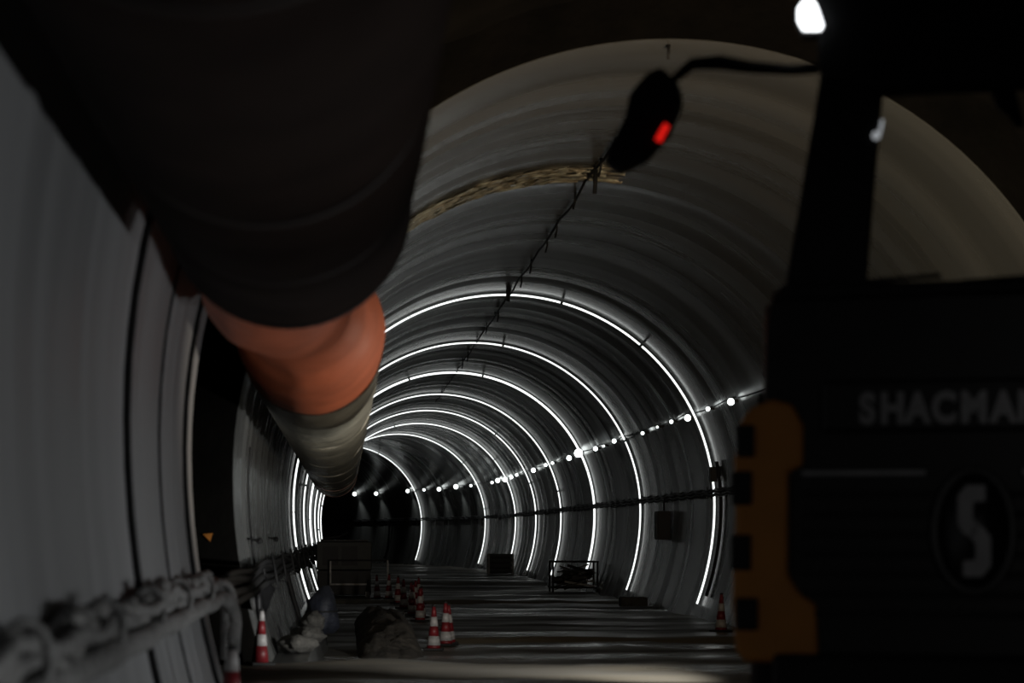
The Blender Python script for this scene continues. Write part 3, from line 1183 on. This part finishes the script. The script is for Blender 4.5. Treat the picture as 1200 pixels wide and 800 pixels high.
# orange corner fairings with dark air slots
FAIR = [(880, 478), (905, 468), (928, 475), (940, 500), (940, 546), (923, 553), (922, 672), (934, 692), (955, 708), (957, 775), (872, 775), (862, 760),
        (858, 700), (862, 600), (860, 540), (868, 495)]
SLOTS = [(863, 884, 498, 536), (858, 881, 552, 592), (857, 880, 626, 668), (862, 888, 700, 738)]
for sgn in (1, -1):
    def mx(px):
        v = tx(px)
        return v if sgn > 0 else 2 * CX - v
    m = MB()
    m.prism([(mx(a), tz(b)) for a, b in FAIR], TY - 0.02, TY + 0.34)
    fo = m.build('corner_fairing', M_orange_paint, truck, bevel=0.02)
    tag(fo, 'orange corner fairing')
    for x0, x1, y0, y1 in SLOTS:
        m = MB()
        m.box(((mx(x0) + mx(x1)) / 2, TY - 0.015, (tz(y0) + tz(y1)) / 2), (abs(mx(x1) - mx(x0)), 0.05, tz(y0) - tz(y1)))
        m.build('air_slot', M_black, fo, bevel=0.01)
    # pillars
    m = MB()
    m.prism([(mx(918), tz(340)), (mx(1010), tz(340)), (mx(1019), tz(230)), (mx(1030), tz(100)), (mx(960), tz(85)), (mx(938), tz(220))], TY + 0.02, TY + 0.28)
    m.build('front_pillar', M_black, truck, bevel=0.015)
    m = MB()
    xo = mx(945)
    m.box((xo + sgn * 0.05, TY + 2.0, tz(225)), (0.10, 0.14, tz(85) - tz(360)))
    m.build('rear_pillar', M_black, truck)
    # door with side glass
    m = MB()
    m.box((mx(900), TY + 1.12, (tz(350) + tz(700)) / 2), (0.07, 1.65, tz(350) - tz(700)))
    d = m.build('door', M_truck, truck, bevel=0.02)
    MB().box((mx(893), TY + 1.7, tz(430)), (0.04, 0.16, 0.04)).build('door_handle', M_black, d)
    MB().box((mx(950), TY + 1.2, tz(228)), (0.012, 1.3, tz(110) - tz(345))).build('side_window', M_glass, d)
    # wheels
    for wy in (TY + 0.85, TY + 4.4, TY + 5.7):
        wx = CX - sgn * (HW - 0.22)
        m = MB()
        m.lathe([(0.30, -0.15), (0.48, -0.15), (0.52, -0.11), (0.52, 0.11), (0.48, 0.15), (0.30, 0.15)], 28, (0, 0, 0), 'X')
        wo = m.build('wheel', M_rubber, truck, loc=(wx, wy, GZ + 0.52))
        m = MB()
        m.lathe([(0.30, -0.12), (0.27, -0.04), (0.12, -0.02), (0.10, -0.14), (0.10, 0.14), (0.30, 0.12)], 20, (0, 0, 0), 'X')
        m.build('rim', M_steel, wo)
    # mirror arm and head at the front corner (left one reaches into view)
    hx = [tx(955), tx(925), tx(880), tx(845), tx(815), tx(797)]
    hz = [tz(84), tz(87), tz(84), tz(79), tz(82), tz(100)]
    if sgn < 0:
        hx = [2 * CX - v for v in hx]
    m = MB()
    m.tube([(hx[q], TY + 0.02 - 0.05 * q, hz[q]) for q in range(6)], [0.028, 0.026, 0.030, 0.036, 0.03, 0.022], 10)
    arm = m.build('mirror_arm', M_black, truck)
    ctr = Vector((tx(756) if sgn > 0 else 2 * CX - tx(756), TY - 0.25, tz(140)))
    poly = [(783, 92), (803, 110), (806, 132), (790, 168), (764, 196), (732, 209), (719, 201), (722, 184), (742, 148), (748, 120), (768, 98)]
    m = MB()
    m.prism([(mx(a), tz(b)) for a, b in poly], TY - 0.37, TY - 0.19)
    head = m.build('mirror_head', M_black, truck, bevel=0.02)
    m = MB()
    a0 = Vector((mx(791), TY - 0.385, tz(160)))
    a1 = Vector((mx(781), TY - 0.385, tz(178)))
    m.tube([a0, a1], [0.015, 0.017], 10)
    tag(m.build('side_lamp', M_redlamp, head), 'small lit red lamp')
# roof and visor
m = MB()
m.box((CX, TY + 1.05, 2.84), (2 * (CX - tx(950)), 2.1, 0.14))
m.build('roof', M_black, truck, bevel=0.04)
m = MB()
m.prism([(tx(958), tz(96)), (tx(1030), tz(112)), (2 * CX - tx(1030), tz(112)), (2 * CX - tx(958), tz(96)), (2 * CX - tx(950), 2.80), (tx(950), 2.80)],
        TY - 0.06, TY + 0.24)
m.build('sun_visor', M_black, truck, bevel=0.02)
# windscreen and rear window
m = MB()
m.prism([(tx(1012), tz(338)), (tx(1030), tz(110)), (2 * CX - tx(1030), tz(110)), (2 * CX - tx(1012), tz(338))], TY + 0.10, TY + 0.115)
m.build('windscreen', M_glass, truck)
m = MB()
m.box((CX, TY + 2.05, 0.55), (2 * (CX - tx(905)), 0.08, 1.70))
m.build('rear_panel', M_black, truck)
m = MB()
m.box((CX, TY + 2.05, 2.05), (2 * (CX - tx(940)), 0.012, 1.35))
m.build('rear_window', M_glass, truck)
MB().box((CX, TY + 0.55, tz(352)), (2 * (CX - tx(930)), 0.7, 0.06)).build('dashboard', M_black, truck, bevel=0.02)
for sgn in (-1, 1):
    o = MB().box((CX + sgn * 0.5, TY + 1.55, 0.55), (0.55, 0.16, 1.15)).build('seat', M_black, truck, bevel=0.05)
# inner sun blind, and a pillar reflection built as a glowing ball
m = MB()
m.prism([(tx(1152), tz(108)), (2 * CX - tx(1080), tz(108)), (2 * CX - tx(1080), tz(150)), (tx(1190), tz(150)), (tx(1160), tz(128))], TY + 0.3, TY + 0.32)
m.build('sun_blind', M_black, truck)
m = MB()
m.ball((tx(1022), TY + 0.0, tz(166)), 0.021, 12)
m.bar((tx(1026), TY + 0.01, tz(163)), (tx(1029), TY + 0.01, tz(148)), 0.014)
tag(m.build('pillar_glint', M_glint, truck), 'small pale glowing glint on the pillar')
m = MB()
m.ball((tx(1095), TY - 0.07, tz(0)), 0.03, 12, (1.3, 0.6, 0.6))
tag(m.build('roof_lamp', M_greenlamp, truck), 'faint green roof lamp')
# white work lamp on the corner of the roof
wl = MB()
P = [(940, 12), (948, 8), (955, 16), (963, 40), (960, 46), (940, 45), (934, 34), (934, 20)]
wl.prism([(tx(a), tz(b)) for a, b in P], TY - 0.10, TY - 0.075)
wlo = wl.build('work_lamp', M_worklamp, truck)
tag(wlo, 'bright white roof corner lamp')
m = MB()
m.prism([(tx(a + (a - 948) * 0.2), tz(b + (b - 28) * 0.2)) for a, b in P], TY - 0.072, TY + 0.06)
m.build('lamp_housing', M_black, wlo)
# bumper, chassis, bed
MB().box((CX, TY + 0.1, (tz(764) - 1.15) / 2), (2 * (CX - tx(905)), 0.35, tz(764) + 1.15)).build('bumper', M_black, truck, bevel=0.03)
m = MB()
for sgn in (-1, 1):
    m.box((CX + sgn * 0.42, TY + 3.3, -0.62), (0.12, 6.2, 0.25))
for q in range(5):
    m.box((CX, TY + 0.9 + q * 1.25, -0.62), (0.84, 0.12, 0.18))
m.build('chassis', M_black, truck)
for wy in (TY + 0.85, TY + 4.4, TY + 5.7):
    m = MB()
    m.tube([(CX - HW + 0.2, wy, GZ + 0.52), (CX + HW - 0.2, wy, GZ + 0.52)], 0.07, 8)
    m.build('axle', M_black, truck)
m = MB()
x0, x1, y0, y1 = CX - HW + 0.03, CX + HW - 0.03, TY + 2.5, TY + 6.8
m.box((CX, (y0 + y1) / 2, -0.38), (x1 - x0, y1 - y0, 0.1))
for x in (x0, x1):
    m.box((x, (y0 + y1) / 2, 0.25), (0.07, y1 - y0, 1.2))
for y in (y0, y1):
    m.box((CX, y, 0.25), (x1 - x0, 0.07, 1.2))
m.build('tipper_body', M_truck, truck)

# the truck stands turned a little, so that only its front shows
PIV = Vector((tx(858), TY, 0))
BASE = Vector((CX, TY + 3.3, GZ))
YAW = math.radians(-14)
for o in truck.children:
    o.location = o.location - BASE
truck.location = PIV + Matrix.Rotation(YAW, 3, 'Z') @ (BASE - PIV)
truck.rotation_euler = (0, 0, YAW)
